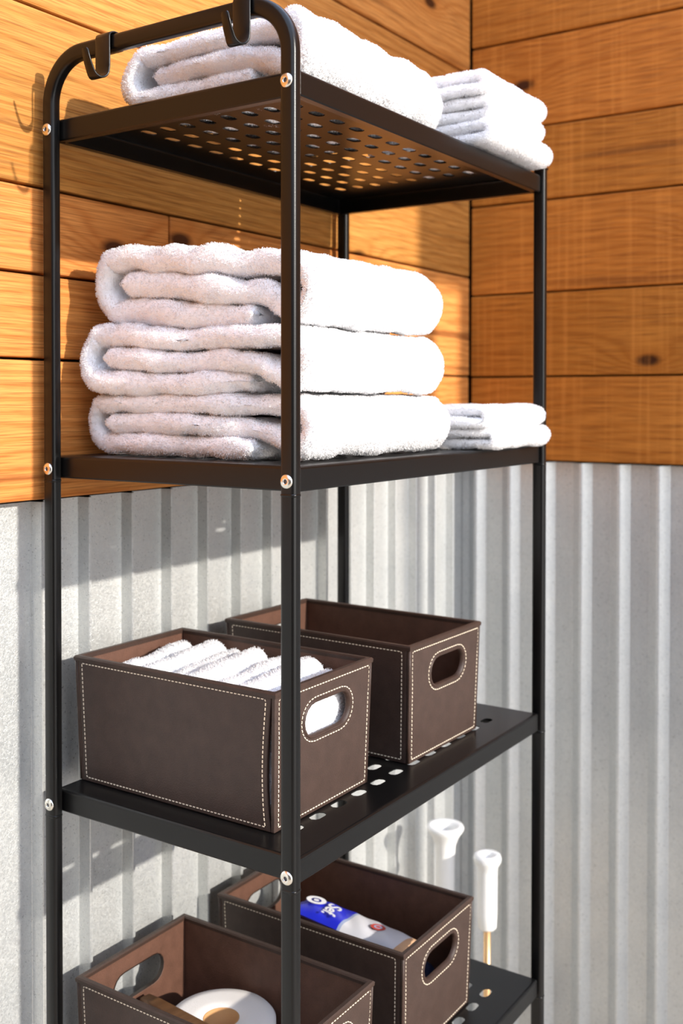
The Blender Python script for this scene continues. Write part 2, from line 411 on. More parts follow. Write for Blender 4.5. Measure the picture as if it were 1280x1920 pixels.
# perforated tray
def tray(ztop):
    bm = bmesh.new()
    x0, x1, y0, y1 = TP + .0008, W - TP - .0008, -.004, D + .004
    px, py, sx0, sy0, nx, ny = .0416, .0311, .0735, .0435, 12, 9
    a, c = .0120, .0066        # slot half length, half width
    gx0, gy0 = sx0 - px / 2, sy0 - py / 2; gx1, gy1 = gx0 + nx * px, gy0 + ny * py
    vc = {}
    def V(x, y, z=0.0):
        k = (round(x, 5), round(y, 5), round(z, 5))
        if k not in vc: vc[k] = bm.verts.new((x, y, ztop + z))
        return vc[k]
    for i in range(nx):
        for j in range(ny):
            cx, cy = sx0 + i * px, sy0 + j * py
            sl = []
            for q, (dx, dy) in enumerate(((1, 1), (-1, 1), (-1, -1), (1, -1))):
                for t in (0, 45, 90) if q % 2 == 0 else (90, 45, 0):
                    t = math.radians(t); sl.append(V(cx + dx * ((a - c) + c * math.cos(t)) , cy + dy * c * math.sin(t) if t else cy + dy * .0001))
            co = [V(gx0 + (i + (dx > 0)) * px, gy0 + (j + (dy > 0)) * py) for dx, dy in ((1, 1), (-1, 1), (-1, -1), (1, -1))]
            for q in range(4):
                s = sl[3 * q:3 * q + 3]; bm.faces.new((co[q], s[2], s[1], s[0]))
                q2 = (q + 1) % 4; bm.faces.new((co[q], co[q2], sl[3 * q2], s[2]))
    # margins
    r = .0035; ix0, ix1, iy0, iy1 = x0 + r, x1 - r, y0 + r, y1 - r
    def strip(p, q): bm.faces.new((V(*p[0]), V(*p[1]), V(*q[1]), V(*q[0])))
    for i in range(nx):
        xa, xb = gx0 + i * px, gx0 + (i + 1) * px
        bm.faces.new((V(xa, iy0), V(xb, iy0), V(xb, gy0), V(xa, gy0))); bm.faces.new((V(xa, gy1), V(xb, gy1), V(xb, iy1), V(xa, iy1)))
    for j in range(ny):
        ya, yb = gy0 + j * py, gy0 + (j + 1) * py
        bm.faces.new((V(ix0, ya), V(gx0, ya), V(gx0, yb), V(ix0, yb))); bm.faces.new((V(gx1, ya), V(ix1, ya), V(ix1, yb), V(gx1, yb)))
    for xa, xb in ((ix0, gx0), (gx1, ix1)):
        for ya, yb in ((iy0, gy0), (gy1, iy1)):
            bm.faces.new((V(xa, ya), V(xb, ya), V(xb, yb), V(xa, yb)))
    # rolled edge + flange + inward lip, each side its own strip, corners closed
    h = .0255
    prof = [(r * math.sin(math.radians(t)), -r * (1 - math.cos(math.radians(t)))) for t in (0, 30, 60, 90)] + [(r, -h + .0015), (r - .0012, -h), (r - .010, -h), (r - .010, -h + .004)]
    rect = [(ix0, iy0, -1, -1), (ix1, iy0, 1, -1), (ix1, iy1, 1, 1), (ix0, iy1, -1, 1)]
    rings = []
    for cxx, cyy, sx_, sy_ in rect:
        a0 = math.atan2(sy_, sx_) 
        angs = {(-1, -1): (180, 270), (1, -1): (270, 360), (1, 1): (0, 90), (-1, 1): (90, 180)}[(sx_, sy_)]
        for t in (0, .5, 1):
            an = math.radians(angs[0] + (angs[1] - angs[0]) * t)
            if t == 0: an = math.radians(angs[0])
            rings.append([(cxx + math.cos(an) * o_, cyy + math.sin(an) * o_, z_) for o_, z_ in prof])
    vr = []
    for rg in rings: vr.append([bm.verts.new((x, y, ztop + z)) for x, y, z in rg])
    n = len(vr)
    for i in range(n):
        p, q = vr[i], vr[(i + 1) % n]
        for k in range(len(prof) - 1):
            try: bm.faces.new((p[k], p[k + 1], q[k + 1], q[k]))
            except ValueError: pass
    bmesh.ops.remove_doubles(bm, verts=bm.verts, dist=.00008)
    bmesh.ops.recalc_face_normals(bm, faces=bm.faces)
    # plate must face up
    if sum(f.normal.z * f.calc_area() for f in bm.faces) < 0: bmesh.ops.reverse_faces(bm, faces=bm.faces)
    o = bm_obj('shelf_tray', bm, black_mat, unit)
    md = o.modifiers.new('sheet', 'SOLIDIFY'); md.thickness = .0012; md.offset = -1
    return o
SH = [Z0 - k * S + .0145 for k in range(4)]
for z in SH: tray(z)
# hooks hanging on the loop
def hook(yc, label):
    prof = [(.0165, 1.600), (.0165, 1.612)]
    for k in range(1, 7): a = math.pi * k / 7; prof.append((.00675 + .00975 * math.cos(a), 1.612 + .0062 * math.sin(a)))
    prof += [(-.003, 1.612), (-.003, 1.580)]
    for k in range(1, 8):
        a = math.radians(-150 * k / 7); prof.append((-.0125 + .0095 * math.cos(a), 1.577 + .0115 * math.sin(a)))
    prof += [(-.0245, 1.5790), (-.0285, 1.5910), (-.0292, 1.5935)]
    path = []
    n = len(prof)
    for i, p in enumerate(prof):
        q = prof[max(0, i - 1)]; r_ = prof[min(n - 1, i + 1)]
        t = Vector((r_[0] - q[0], 0, r_[1] - q[1])).normalized()
        path.append((Vector((p[0], yc, p[1])), Vector((0, 1, 0)), Vector((0, 1, 0)).cross(t)))
    ws = [1.0] * n
    for q_ in range(11): ws[n - 1 - q_] = (.30, .44, .50, .55, .62, .72, .80, .87, .93, .97, 1)[q_]
    V, F = sweep(path, lambda i: [(a * ws[i], b_) for a, b_ in round_rect(.022, .0020, .0008, 2)])
    o = mesh_from('hook', V, F, black_mat, None, True); o.modifiers.new('e', 'EDGE_SPLIT').split_angle = math.radians(60)
    tag(o, label, 'hook', 'hooks on the shelf loop')
hook(.2472, 'black flat metal hook hanging on the loop, nearer the wooden wall')
hook(.0530, 'black flat metal hook hanging on the loop, beside the near post')

# ------------------------------------------------------------------ towels
def resample(P, step):
    P = np.array(P, float)
    # Catmull-Rom
    Q = np.vstack([2 * P[0] - P[1], P, 2 * P[-1] - P[-2]]); out = []
    for i in range(1, len(Q) - 2):
        p0, p1, p2, p3 = Q[i - 1:i + 3]
        for t in np.linspace(0, 1, 16, endpoint=False):
            out.append(.5 * ((2 * p1) + (-p0 + p2) * t + (2 * p0 - 5 * p1 + 4 * p2 - p3) * t * t + (-p0 + 3 * p1 - 3 * p2 + p3) * t ** 3))
    out.append(P[-1]); out = np.array(out)
    s = np.r_[0, np.cumsum(np.linalg.norm(np.diff(out, axis=0), axis=1))]
    n = max(6, int(s[-1] / step)); u = np.linspace(0, s[-1], n)
    return np.c_[np.interp(u, s, out[:, 0]), np.interp(u, s, out[:, 1])], u
def lumps(P, seed, wl, amp):
    r = np.random.default_rng(seed); v = np.zeros(len(P))
    for _ in range(7):
        k = r.normal(size=3); k /= np.linalg.norm(k); k *= 2 * np.pi / (wl * r.uniform(.6, 1.6)); v += np.sin(P @ k + r.uniform(0, 6.28))
    return v / 7 * amp * 1.8
def towel(name, path, h, x0, x1, label, group, base=(0, 0, 0), rotz=0, left_r=.011, right_R=.03, right_z=.02, plan=.0, step=.0035, seed=0, deform=None, pitch=.0017, tuft=.0018, lump=.0022, swap=False, outer='both', hem=None, parent=None, cat='towel', offs=0):
    """band of cloth following path in the (y,z) plane, run along x"""
    P, u = resample(path, step)
    T = np.gradient(P, axis=0); T /= np.linalg.norm(T, axis=1)[:, None]; Nn = np.c_[-T[:, 1], T[:, 0]]
    de = np.minimum(u, u[-1] - u); he = np.sqrt(np.clip(1 - (1 - np.clip(de / (h * .9), 0, 1)) ** 2, .02, 1))
    xs = [x0 + left_r * v for v in (0, .04, .14, .3, .5, .75, 1)]
    xs += list(np.linspace(x0 + left_r, x1 - right_R, max(4, int((x1 - x0 - left_r - right_R) / .005)))[1:])
    xs += [x1 - right_R * (1 - v) for v in (.15, .3, .45, .6, .72, .83, .91, .97, 1)]
    zc = (P[:, 1].max() + P[:, 1].min()) / 2; ytm = P[:, 0].mean()
    M_ = len(P); rings = []
    for x in xs:
        dl = (x - x0) / left_r; dr = (x1 - x) / right_R
        e = math.sqrt(max(.02, 1 - (1 - min(1, dl)) ** 2)); ez = max(.05, 1 - (1 - min(1, dr)) ** 2.2) ** (1 / 2.1)
        hh = (h * he * e)[:, None]
        A = P + Nn * hh; B = P - Nn * hh
        ring = np.vstack([A, B[::-1]])
        ring[:, 1] = zc + (ring[:, 1] - zc) * (ez if right_z else 1)
        rings.append(np.c_[np.full(len(ring), x), ring])
    V = np.vstack(rings); n = 2 * M_; m_ = len(xs)
    ctr = np.tile(np.vstack([P, P[::-1]]), (m_, 1)); nd = V[:, 1:] - ctr; nl = np.linalg.norm(nd, axis=1)[:, None]; nd = nd / np.maximum(nl, 1e-6)
    amp = lumps(V, seed + 1, .05, lump) + lumps(V, seed + 2, .018, lump * .45)
    V[:, 1:] += nd * amp[:, None]
    if hem is not None:
        g = -.0016 * (np.exp(-((V[:, 0] - hem) / .0022) ** 2) + .8 * np.exp(-((V[:, 0] - hem + .016) / .0022) ** 2)); V[:, 1:] += nd * g[:, None]
    # wavy left end (soft cloth edges are never straight)
    s_id = np.tile(np.r_[u, u[::-1]], m_); wv = np.clip(1 - (V[:, 0] - x0) / .06, 0, 1)
    V[:, 0] += wv * (.0035 * np.sin(s_id * 17 + seed) + .003 * np.sin(s_id * 41 + seed * 2.3))
    if right_z:      # rounded corner in plan at the front of the right end
        pr = max(plan, right_R); q = np.clip((V[:, 0] - (x1 - pr)) / pr, 0, 1); ym_, yl_ = V[:, 1].mean(), V[:, 1].min()
        V[:, 1] += np.clip((ym_ - V[:, 1]) / (ym_ - yl_), 0, 1) * pr * .95 * (1 - np.sqrt(1 - q * q * .98))
    if deform: V = deform(V)
    i = np.arange(m_ - 1)[:, None]; k = np.arange(n)[None, :]; k2 = (k + 1) % n
    Q = np.stack([i * n + k, (i + 1) * n + k, (i + 1) * n + k2, i * n + k2], -1).reshape(-1, 4)
    c = np.arange(M_ - 1); c0 = np.stack([c, c + 1, n - 2 - c, n - 1 - c], -1); c1 = (m_ - 1) * n + np.stack([c, n - 1 - c, n - 2 - c, c + 1], -1)
    Qall = np.vstack([Q, c0, c1])
    if swap: V = V[:, [1, 0, 2]]; Qall = Qall[:, ::-1]
    if rotz:
        cc = V[:, :2].mean(0); ca, sa = math.cos(rotz), math.sin(rotz); q = V[:, :2] - cc; V[:, :2] = np.c_[q[:, 0] * ca - q[:, 1] * sa, q[:, 0] * sa + q[:, 1] * ca] + cc
    V = V + np.array(base)
    o = quads_fast(name, V, Qall, towel_mat, parent, True)
    if parent is None: tag(o, label, cat, group)
    # loops of the pile
    side = np.tile(np.r_[np.zeros(M_), np.ones(M_)], m_)
    fx = V[Qall].mean(1)
    xi = np.r_[np.repeat(np.array(xs[:-1]), n), np.full(len(c0), x0), np.full(len(c1), x1)]
    sd = side[Qall[:, 0]]
    if outer == 'A': keep = (sd == 0) | (xi < x0 + .02) | (xi > x1 - .012)
    elif outer == 'B': keep = (sd == 1) | (xi < x0 + .02) | (xi > x1 - .012)
    else: keep = np.ones(len(Qall), bool)
    Qk = Qall[keep]
    a, b_, c_, d_ = (V[Qk[:, j]] for j in range(4))
    nrm = np.cross(c_ - a, d_ - b_); area = np.linalg.norm(nrm, axis=1) / 2; nrm /= np.maximum(np.linalg.norm(nrm, axis=1)[:, None], 1e-12)
    r = np.random.default_rng(seed + 5)
    cnt = r.poisson(area / pitch ** 2); idx = np.repeat(np.arange(len(Qk)), cnt); K = len(idx)
    s_, t_ = r.random(K)[:, None], r.random(K)[:, None]
    pos = (a[idx] * (1 - s_) + b_[idx] * s_) * (1 - t_) + (d_[idx] * (1 - s_) + c_[idx] * s_) * t_
    nn = nrm[idx]; rv = r.normal(size=(K, 3)); tan = np.cross(nn, rv); tan /= np.linalg.norm(tan, axis=1)[:, None]; bit = np.cross(nn, tan)
    lean = r.normal(size=(K, 1)) * .55; ht = tuft * r.uniform(.55, 1.1, (K, 1)); wd = .00042 * r.uniform(.8, 1.4, (K, 1))
    p0 = pos - nn * .0006
    p1 = pos + nn * ht + bit * ht * lean
    Vt = np.stack([p0 - tan * wd, p0 + tan * wd, p1 + tan * wd * .8, p1 - tan * wd * .8], 1).reshape(-1, 3)
    # outward orientation check via centroid is unnecessary: loops are two-sided
    pile = quads_fast('terry_loops', Vt, np.arange(4 * K).reshape(-1, 4), pile_mat, o)
    pile['kind'] = 'stuff'
    return o
def arc(cy, cz, ry, rz, a0, a1, n=5): return [(cy + ry * math.cos(math.radians(a0 + (a1 - a0) * k / n)), cz + rz * math.sin(math.radians(a0 + (a1 - a0) * k / n))) for k in range(n + 1)]
def spiral_path(yb, yf, H, t, zlo=0):
    """outer wrap: bottom from near the front to the back, up, over the top, down the front, then the tongue back inside"""
    r = (H - t) / 2; c = H / 2
    p = [(yf + .068, t * .5), (yb - r - .05, t * .5)]
    p += arc(yb - r, c, r, r, -80, 80, 6)
    p += [(yb - r - .09, H - t * .55), (yf + r + .04, H - t * .5)]
    p += arc(yf + r, c, r, r, 95, 250, 6)
    p += [(yf + r + .016, t * .95), (yf + r + .055, c - t * .12), (yb - r - .06, c + t * .04), (yb - r - .006, c)]
    return p
def sag(c):
    """c: height amplitude, front droop etc. as function on V"""
    return c
G2 = 'white bath towels stacked on the second shelf'
T1, T2 = SH[1] + .0024, SH[0] + .0024
def d1(V):
    V = V.copy(); zr = V[:, 2] / .072
    V[:, 2] += zr * (-.003 * np.cos(V[:, 1] * 14)); V[:, 2] = np.maximum(V[:, 2], 0.0003)
    return V
towel('folded_bath_towel', spiral_path(.329, .012, .0695, .0230), .0109, .050, .382, 'thick folded white bath towel lying on the second shelf, lowest of its stack', G2, (0, 0, T1), seed=10, deform=d1, outer='B', hem=.305, right_R=.036, plan=.06)
def d2(V):
    V = V.copy(); zr = V[:, 2] / .072
    V[:, 2] += .0065 * np.exp(-((V[:, 1] - .13) / .03) ** 2) * np.exp(-(V[:, 0] - .04) / .07) * np.clip(zr, 0, 1)
    V[:, 2] += .013 * np.clip(zr, 0, 1) * np.clip((V[:, 1] - .10) / .15, 0, 1) ** 1.5 * np.clip(1.3 - V[:, 0] / .30, 0, 1)
    V[:, 2] += .002 * np.sin(V[:, 1] * 23) * (1 - zr * 0)
    return V
towel('folded_bath_towel', spiral_path(.326, .014, .0690, .0229), .0109, .043, .367, 'thick folded white bath towel, the middle one of three on the second shelf', G2, (0, 0, T1 + .0688), seed=20, deform=d2, outer='B', hem=.295, right_R=.036, plan=.06)
def d3(V):
    V = V.copy(); zr = np.clip(V[:, 2] / .08, 0, 1.1)
    V[:, 2] += .013 * np.clip((V[:, 1] - .10) / .15, 0, 1) ** 1.5 * np.clip(1.3 - V[:, 0] / .30, 0, 1)
    V[:, 2] += .012 * zr * np.clip((V[:, 1] - .03) / .12, -.2, 1) * np.clip(1 - V[:, 0] / .45, 0, 1)
    V[:, 2] += .0045 * (1 - zr) * np.exp(-((V[:, 1] - .05) / .04) ** 2)
    V[:, 2] += zr * .0022 * np.sin(V[:, 1] * 95 + 1) * np.clip(1.2 - (V[:, 0] - .05) / .09, 0, 1)
    return V
towel('folded_bath_towel', spiral_path(.314, .014, .0815, .0268), .0128, .054, .363, 'thick folded white bath towel, topmost of the stack on the second shelf', G2, (0, 0, T1 + .1368), seed=30, deform=d3, outer='B', right_R=.04, plan=.06)
def d4(V):
    V = V.copy(); V[:, 2] += .05 * (V[:, 2] / .07) * np.clip((.28 - V[:, 1]) * .12, 0, .1)
    return V
towel('folded_bath_towel', spiral_path(.260, .012, .0755, .0250), .0119, .048, .372, 'folded white bath towel lying alone on the top shelf behind the loop', None, (0, 0, T2), seed=40, deform=d4, outer='B', right_R=.034, plan=.085)
# small folded hand towels: two layers, fold towards the front
def fold_path(yf, yb, H, t):
    r = (H - t) / 2
    return [(yb, t * .5), (yf + .06, t * .5), (yf + r + .01, t * .5)] + arc(yf + r, H / 2, r, r, 265, 95, 6) + [(yf + r + .03, H - t * .5), (yf + .08, H - t * .55), (yb - .004, H - t * .5)]
GS = 'small white towels folded on the second shelf'; GT = 'small white towels folded on the top shelf'
def droop(V):
    V = V.copy(); k = np.clip((-.006 - V[:, 1]) / .02, 0, 1); V[:, 2] -= .004 * k * np.exp(-((V[:, 0] - .43) / .035) ** 2); return V
towel('folded_hand_towel', fold_path(-.025, .13, .0270, .0130), .0062, .400, .590, 'small folded white towel on the second shelf, lower of the pair by the right post', GS, (0, 0, T1), seed=50, right_R=.015, left_r=.006, step=.003, lump=.0014)
towel('folded_hand_towel', fold_path(-.020, .13, .0285, .0135), .0064, .394, .584, 'small folded white towel on the second shelf, upper of the pair by the right post', GS, (0, 0, T1 + .0268), seed=60, right_R=.015, left_r=.006, step=.003, lump=.0014)
zt_ = T2
for k, (lab, H, xa, xb, yf) in enumerate((('small folded white towel at the right end of the top shelf, lowest of three', .033, .400, .594, -.024),
                                         ('small folded white towel at the right end of the top shelf, middle one of three', .030, .396, .578, -.019),
                                         ('small folded white towel at the right end of the top shelf, topmost of three', .032, .392, .585, -.017))):
    towel('folded_hand_towel', fold_path(yf, .16, H, H * .48), H * .232, xa, xb, lab, GT, (0, 0, zt_), seed=70 + k * 10, right_R=.016, left_r=.006, step=.003, lump=.0015)
    zt_ += H - .0005

# ------------------------------------------------------------------ baskets
def slot_loop(cx, cz, a, c, n=8):
    out = []
    for s, a0 in ((1, -90), (-1, 90)):
        for k in range(n + 1):
            t = math.radians(a0 + 180 * k / n); out.append((cx + s * (a - c) + c * math.cos(t), cz + c * math.sin(t)))
    return out
def make_basket(name, w, d, h, label, group, loc, rotz=0, gap=0.0, taper=(.045, .03)):
    root = thing(name, label, 'basket', loc, group, rotz)
    th = .0048
    def tp(v):
        x, y, z = v; k = z / h
        return Vector((x * (1 + taper[0] * k) , y * (1 + taper[1] * k), z))
    def finish(bm, nm, mat, parent, smooth=False, bev=.0011, tap=True):
        if tap:
            for v in bm.verts: v.co = tp(v.co)
        o = bm_obj(nm, bm, mat, parent, smooth)
        if bev: md = o.modifiers.new('soft_edge', 'BEVEL'); md.width = bev; md.segments = 2; md.limit_method = 'ANGLE'
        return o
    stitches = []
    def dashes(loop, place, closed=True, dash=.0034, gapd=.0017):
        L_ = loop + [loop[0]] if closed else loop
        P = np.array(L_); seg = np.linalg.norm(np.diff(P, axis=0), axis=1); s = np.r_[0, np.cumsum(seg)]
        n = int(s[-1] / (dash + gapd)); st = s[-1] / n
        for k in range(n):
            a0, a1 = k * st + st * .16, k * st + st * .84
            p = (np.interp(a0, s, P[:, 0]), np.interp(a0, s, P[:, 1])); q = (np.interp(a1, s, P[:, 0]), np.interp(a1, s, P[:, 1]))
            stitches.append((place(*p), place(*q), place))
    def panel(axis, sgn, slot=None, bow=0.0):
        L_ = w if axis == 'y' else d
        half = L_ / 2 - (0 if axis == 'y' else th)
        out = [(-half, 0), (half, 0), (half, h), (-half, h)]
        bm = bmesh.new(); lo = [bm.verts.new((p[0], 0, p[1])) for p in out]
        edges = [bm.edges.new((lo[i], lo[(i + 1) % 4])) for i in range(4)]
        if slot:
            hl = [bm.verts.new((p[0], 0, p[1])) for p in slot_loop(*slot)]
            edges += [bm.edges.new((hl[i], hl[(i + 1) % len(hl)])) for i in range(len(hl))]
        if slot: bmesh.ops.triangle_fill(bm, edges=edges, use_beauty=True, use_dissolve=False)
        else:
            bm.faces.new(lo)
            if bow: bmesh.ops.subdivide_edges(bm, edges=bm.edges[:], cuts=9, use_grid_fill=True)
        r = bmesh.ops.extrude_face_region(bm, geom=bm.faces[:])
        for e in r['geom']:
            if isinstance(e, bmesh.types.BMVert): e.co.y += th
        off = (d / 2 if axis == 'y' else w / 2)
        def bowed(u, z):
            wgt = max(0, min(1, (-u - half + .05) / .05)) if bow else 0
            return u + bow * wgt * math.sin(math.pi * min(1, max(0, z / h)) ** .8)
        def pl(u, v, outw=0.0):
            k = off + outw; u = bowed(u, v)
            if axis == 'y': return tp((u, sgn * k, v))
            return tp((sgn * k, u, v))
        for v_ in bm.verts:
            u, t, z = v_.co; k = off - t; u = bowed(u, z)
            v_.co = Vector((u, sgn * k, z)) if axis == 'y' else Vector((sgn * k, u, z))
        for v_ in bm.verts: v_.co = tp(v_.co)
        bmesh.ops.recalc_face_normals(bm, faces=bm.faces)
        # lining faces = inner
        o = finish(bm, 'side_panel', leather_out, root, bev=.0011, tap=False)
        o.data.materials.append(leather_in)
        for p in o.data.polygons:
            nrm = p.normal; c = (nrm.y if axis == 'y' else nrm.x) * sgn
            if c < -.6: p.material_index = 1
        ins = .0062
        hw = half - ins
        stl = [(-hw, ins * .8), (hw, ins * .8), (hw, h - ins * 1.1), (-hw, h - ins * 1.1)]
        dashes(stl, lambda u, v: pl(u, v, .0002))
        if slot: dashes(slot_loop(slot[0], slot[1], slot[2] + .0058, slot[3] + .0058), lambda u, v: pl(u, v, .0002))
        if slot:   # raised bound edge round the hand hole
            lp = slot_loop(slot[0], slot[1], slot[2] + .0012, slot[3] + .0012); V, F = [], []; n = len(lp)
            for i, (u, v) in enumerate(lp):
                for du, ow in ((.0016, .0), (.0008, .0011), (-.0012, .0011), (-.0018, -th - .0006)):
                    cu, cv = slot[0] + max(-(slot[2] - slot[3]), min(slot[2] - slot[3], u - slot[0])), slot[1]
                    dx, dz = u - cu, v - cv; l = math.hypot(dx, dz) or 1
                    V.append(pl(u + dx / l * du, v + dz / l * du, ow))
            for i in range(n):
                for k in range(3): F.append((i * 4 + k, i * 4 + k + 1, ((i + 1) % n) * 4 + k + 1, ((i + 1) % n) * 4 + k))
            mesh_from('hand_hole_binding', V, F, leather_rim, o, True)
        return o
    sl = (.004, h * .705, w * .240, h * .126)
    panel('y', -1, sl); panel('y', 1, sl); panel('x', -1, None, gap); panel('x', 1)
    bm = bmesh.new(); bx(bm, -w / 2 + th, w / 2 - th, -d / 2 + th, d / 2 - th, .0004, .004); finish(bm, 'base_panel', leather_in, root, bev=0)
    # corner piping and rim piping
    for sx_ in (-1, 1):
        for sy_ in (-1, 1):
            if gap and sx_ < 0 and sy_ < 0: continue
            p0 = tp((sx_ * (w / 2 - .0012), sy_ * (d / 2 - .0012), .001)); p1 = tp((sx_ * (w / 2 - .0012), sy_ * (d / 2 - .0012), h + .0004))
            path = [(p0.lerp(p1, k / 4), Vector((1, 0, 0)), Vector((0, 1, 0))) for k in range(5)]
            V, F = sweep(path, lambda i: [(.0021 * math.cos(a * math.pi / 4), .0021 * math.sin(a * math.pi / 4)) for a in range(8)])
            mesh_from('corner_piping', V, F, leather_rim, root, True)
    zr = h + .0002; ring = []
    sec = [(.0034, -.0045), (.0038, -.0005), (.0024, .0012), (-.0024, .0012), (-.0038, -.0005), (-.0034, -.0045)]
    V, F = [], []
    cor = [(-1, -1), (1, -1), (1, 1), (-1, 1)]
    for sx_, sy_ in cor:
        for a, b_ in sec: V.append(tp((sx_ * (w / 2 - th / 2 + a), sy_ * (d / 2 - th / 2 + a), h)) + Vector((0, 0, b_)))
    n = len(sec)
    for i in range(4):
        for k in range(n): F.append((i * n + k, i * n + (k + 1) % n, ((i + 1) % 4) * n + (k + 1) % n, ((i + 1) % 4) * n + k))
    mesh_from('rim', V, F, leather_rim, root)
    # stitches: one joined part
    V, F = [], []
    for p, q, place in stitches:
        t = (q - p).normalized(); mid = (p + q) / 2
        nrm = Vector((1, 0, 0)) if abs(abs(mid.x) - w / 2) * 1.0 < abs(abs(mid.y) - d / 2) else Vector((0, 1, 0))
        s = t.cross(nrm).normalized() * .00048; o_ = nrm * .0006
        i = len(V)
        m0, m1 = p.lerp(q, .18), p.lerp(q, .82); sg = 1 if mid.dot(nrm) > 0 else -1; o_ = o_ * sg
        V += [p - s, p + s, m0 + s + o_, m0 - s + o_, m1 + s + o_, m1 - s + o_, q + s, q - s]
        F += [(i, i + 1, i + 2, i + 3), (i + 3, i + 2, i + 4, i + 5), (i + 5, i + 4, i + 6, i + 7), (i + 1, i + 6, i + 4, i + 2), (i, i + 3, i + 5, i + 7)]
    st = mesh_from('stitching', V, F, thread_mat, root); st['kind'] = 'stuff'; st['label'] = 'cream thread stitching along the panel edges'
    return root
GB = 'brown leather storage baskets'
zb3, zb4 = SH[2] + .0004, SH[3] + .0004
bA3 = make_basket('storage_basket', .180, .290, .1475, 'brown stitched basket full of rolled white washcloths on the third shelf', GB, (.139, .1975, zb3), 0, .0055)
bB3 = make_basket('storage_basket', .178, .290, .1475, 'empty brown stitched basket on the third shelf, beside the one with washcloths', GB, (.4015, .1855, zb3), -.02)
bA4 = make_basket('storage_basket', .182, .292, .1475, 'brown stitched basket holding a toilet roll on the lowest visible shelf', GB, (.143, .199, zb4), 0)
bB4 = make_basket('storage_basket', .182, .292, .1475, 'brown stitched basket holding a blue packet on the lowest visible shelf', GB, (.404, .199, zb4), 0)
bA3.rotation_euler.z = .0

# rolled / folded washcloths standing in the basket
def u_fold(hh, r): return [(-r, .004), (-r * 1.02, hh * .5)] + [(-r, hh - r)] + arc(0, hh - r, r, r, 165, 15, 6) + [(r, hh - r), (r * 1.02, hh * .5), (r, .004)]
GW = 'rolled white washcloths in the basket'
ncl = 7
tops = [.123, .126, .121, .128, .122, .127, .120]
for k in range(ncl):
    yc = .313 - k * .0385
    lab = ('rolled white washcloth in the basket, nearest the metal wall', 'rolled white washcloth in the basket, second from the metal wall', 'rolled white washcloth in the basket, third from the metal wall', 'rolled white washcloth in the middle of the basket row',
           'rolled white washcloth in the basket, third from the front hand hole', 'rolled white washcloth in the basket, second from the front hand hole', 'rolled white washcloth in the basket, seen through the front hand hole')[k]
    def dfc(V, k=k):
        V = V.copy(); V[:, 1] += (V[:, 0] - .14) * (.06 - .05 * (k % 2)); V[:, 2] += .0 + (V[:, 0] - .14) * .06; return V
    towel('rolled_washcloth', u_fold(tops[k], .0115), .0082, .063 + .004 * (k % 3), .205 + .006 * ((k * 2) % 3), lab, GW, (0, yc, zb3 + .0045), seed=200 + k * 7, left_r=.010, right_R=.012, right_z=0, step=.0035, lump=.0018, pitch=.0019, tuft=.0022, deform=dfc, outer='A')

# toilet roll, wooden handle
tr = thing('toilet_roll', 'white toilet roll standing in the basket on the lowest visible shelf', 'toilet roll', (.1605, .2190, zb4 + .0045))
bm = bmesh.new(); Rr, hr, rc = .067, .0830, .0222
lathe(bm, [(rc, 0), (Rr - .003, 0), (Rr, .003), (Rr + .0006, .03), (Rr + .0003, .06), (Rr, hr - .004), (Rr - .003, hr - .0006), (Rr * .8, hr + .0004), (Rr * .55, hr - .0003), (rc + .001, hr), (rc, hr - .001)], 72)
bm_obj('paper', bm, paper_mat, tr, True)
bm = bmesh.new(); lathe(bm, [(rc, .0005), (rc, hr - .0008), (rc - .001, hr - .0008), (rc - .001, .0005)], 40); bm_obj('cardboard_core', bm, card_mat, tr, True)
br = thing('bath_brush', 'brown wooden brush with a flat handle lying across the toilet roll', 'brush', (.127, .20, zb4))
def bar(p0, p1, w, t, nm, mat, parent, taper=1.0):
    d_ = (Vector(p1) - Vector(p0)); n_ = 10; tdir = d_.normalized(); e1 = tdir.cross(Vector((0, 0, 1))).normalized(); e2 = e1.cross(tdir)
    path = [(Vector(p0) + d_ * k / n_, e1, e2) for k in range(n_ + 1)]
    def sec(i):
        u = i / n_; s = 1 + (taper - 1) * u
        if i in (0, n_): s *= .86
        return [(a * s, b_ * (.9 if i in (0, n_) else 1)) for a, b_ in round_rect(w, t, min(w, t) * .3, 3)]
    V, F = sweep(path, sec); return mesh_from(nm, V, F, mat, parent, True)
bar((.020, .133, .0790), (-.028, -.085, .1020), .020, .012, 'handle', wood_handle, br)
bar((-.027, -.080, .1015), (-.036, -.130, .1040), .046, .016, 'brush_head', wood_handle, br)
bm = bmesh.new()
for i in range(5):
    for j in range(7):
        x = -.043 + i * .0065; y = -.128 + j * .0066
        bx(bm, x - .0022, x + .0022, y - .0022, y + .0022, .070, .099)
o = bm_obj('bristles', bm, bristle_mat, br); o['kind'] = 'stuff'

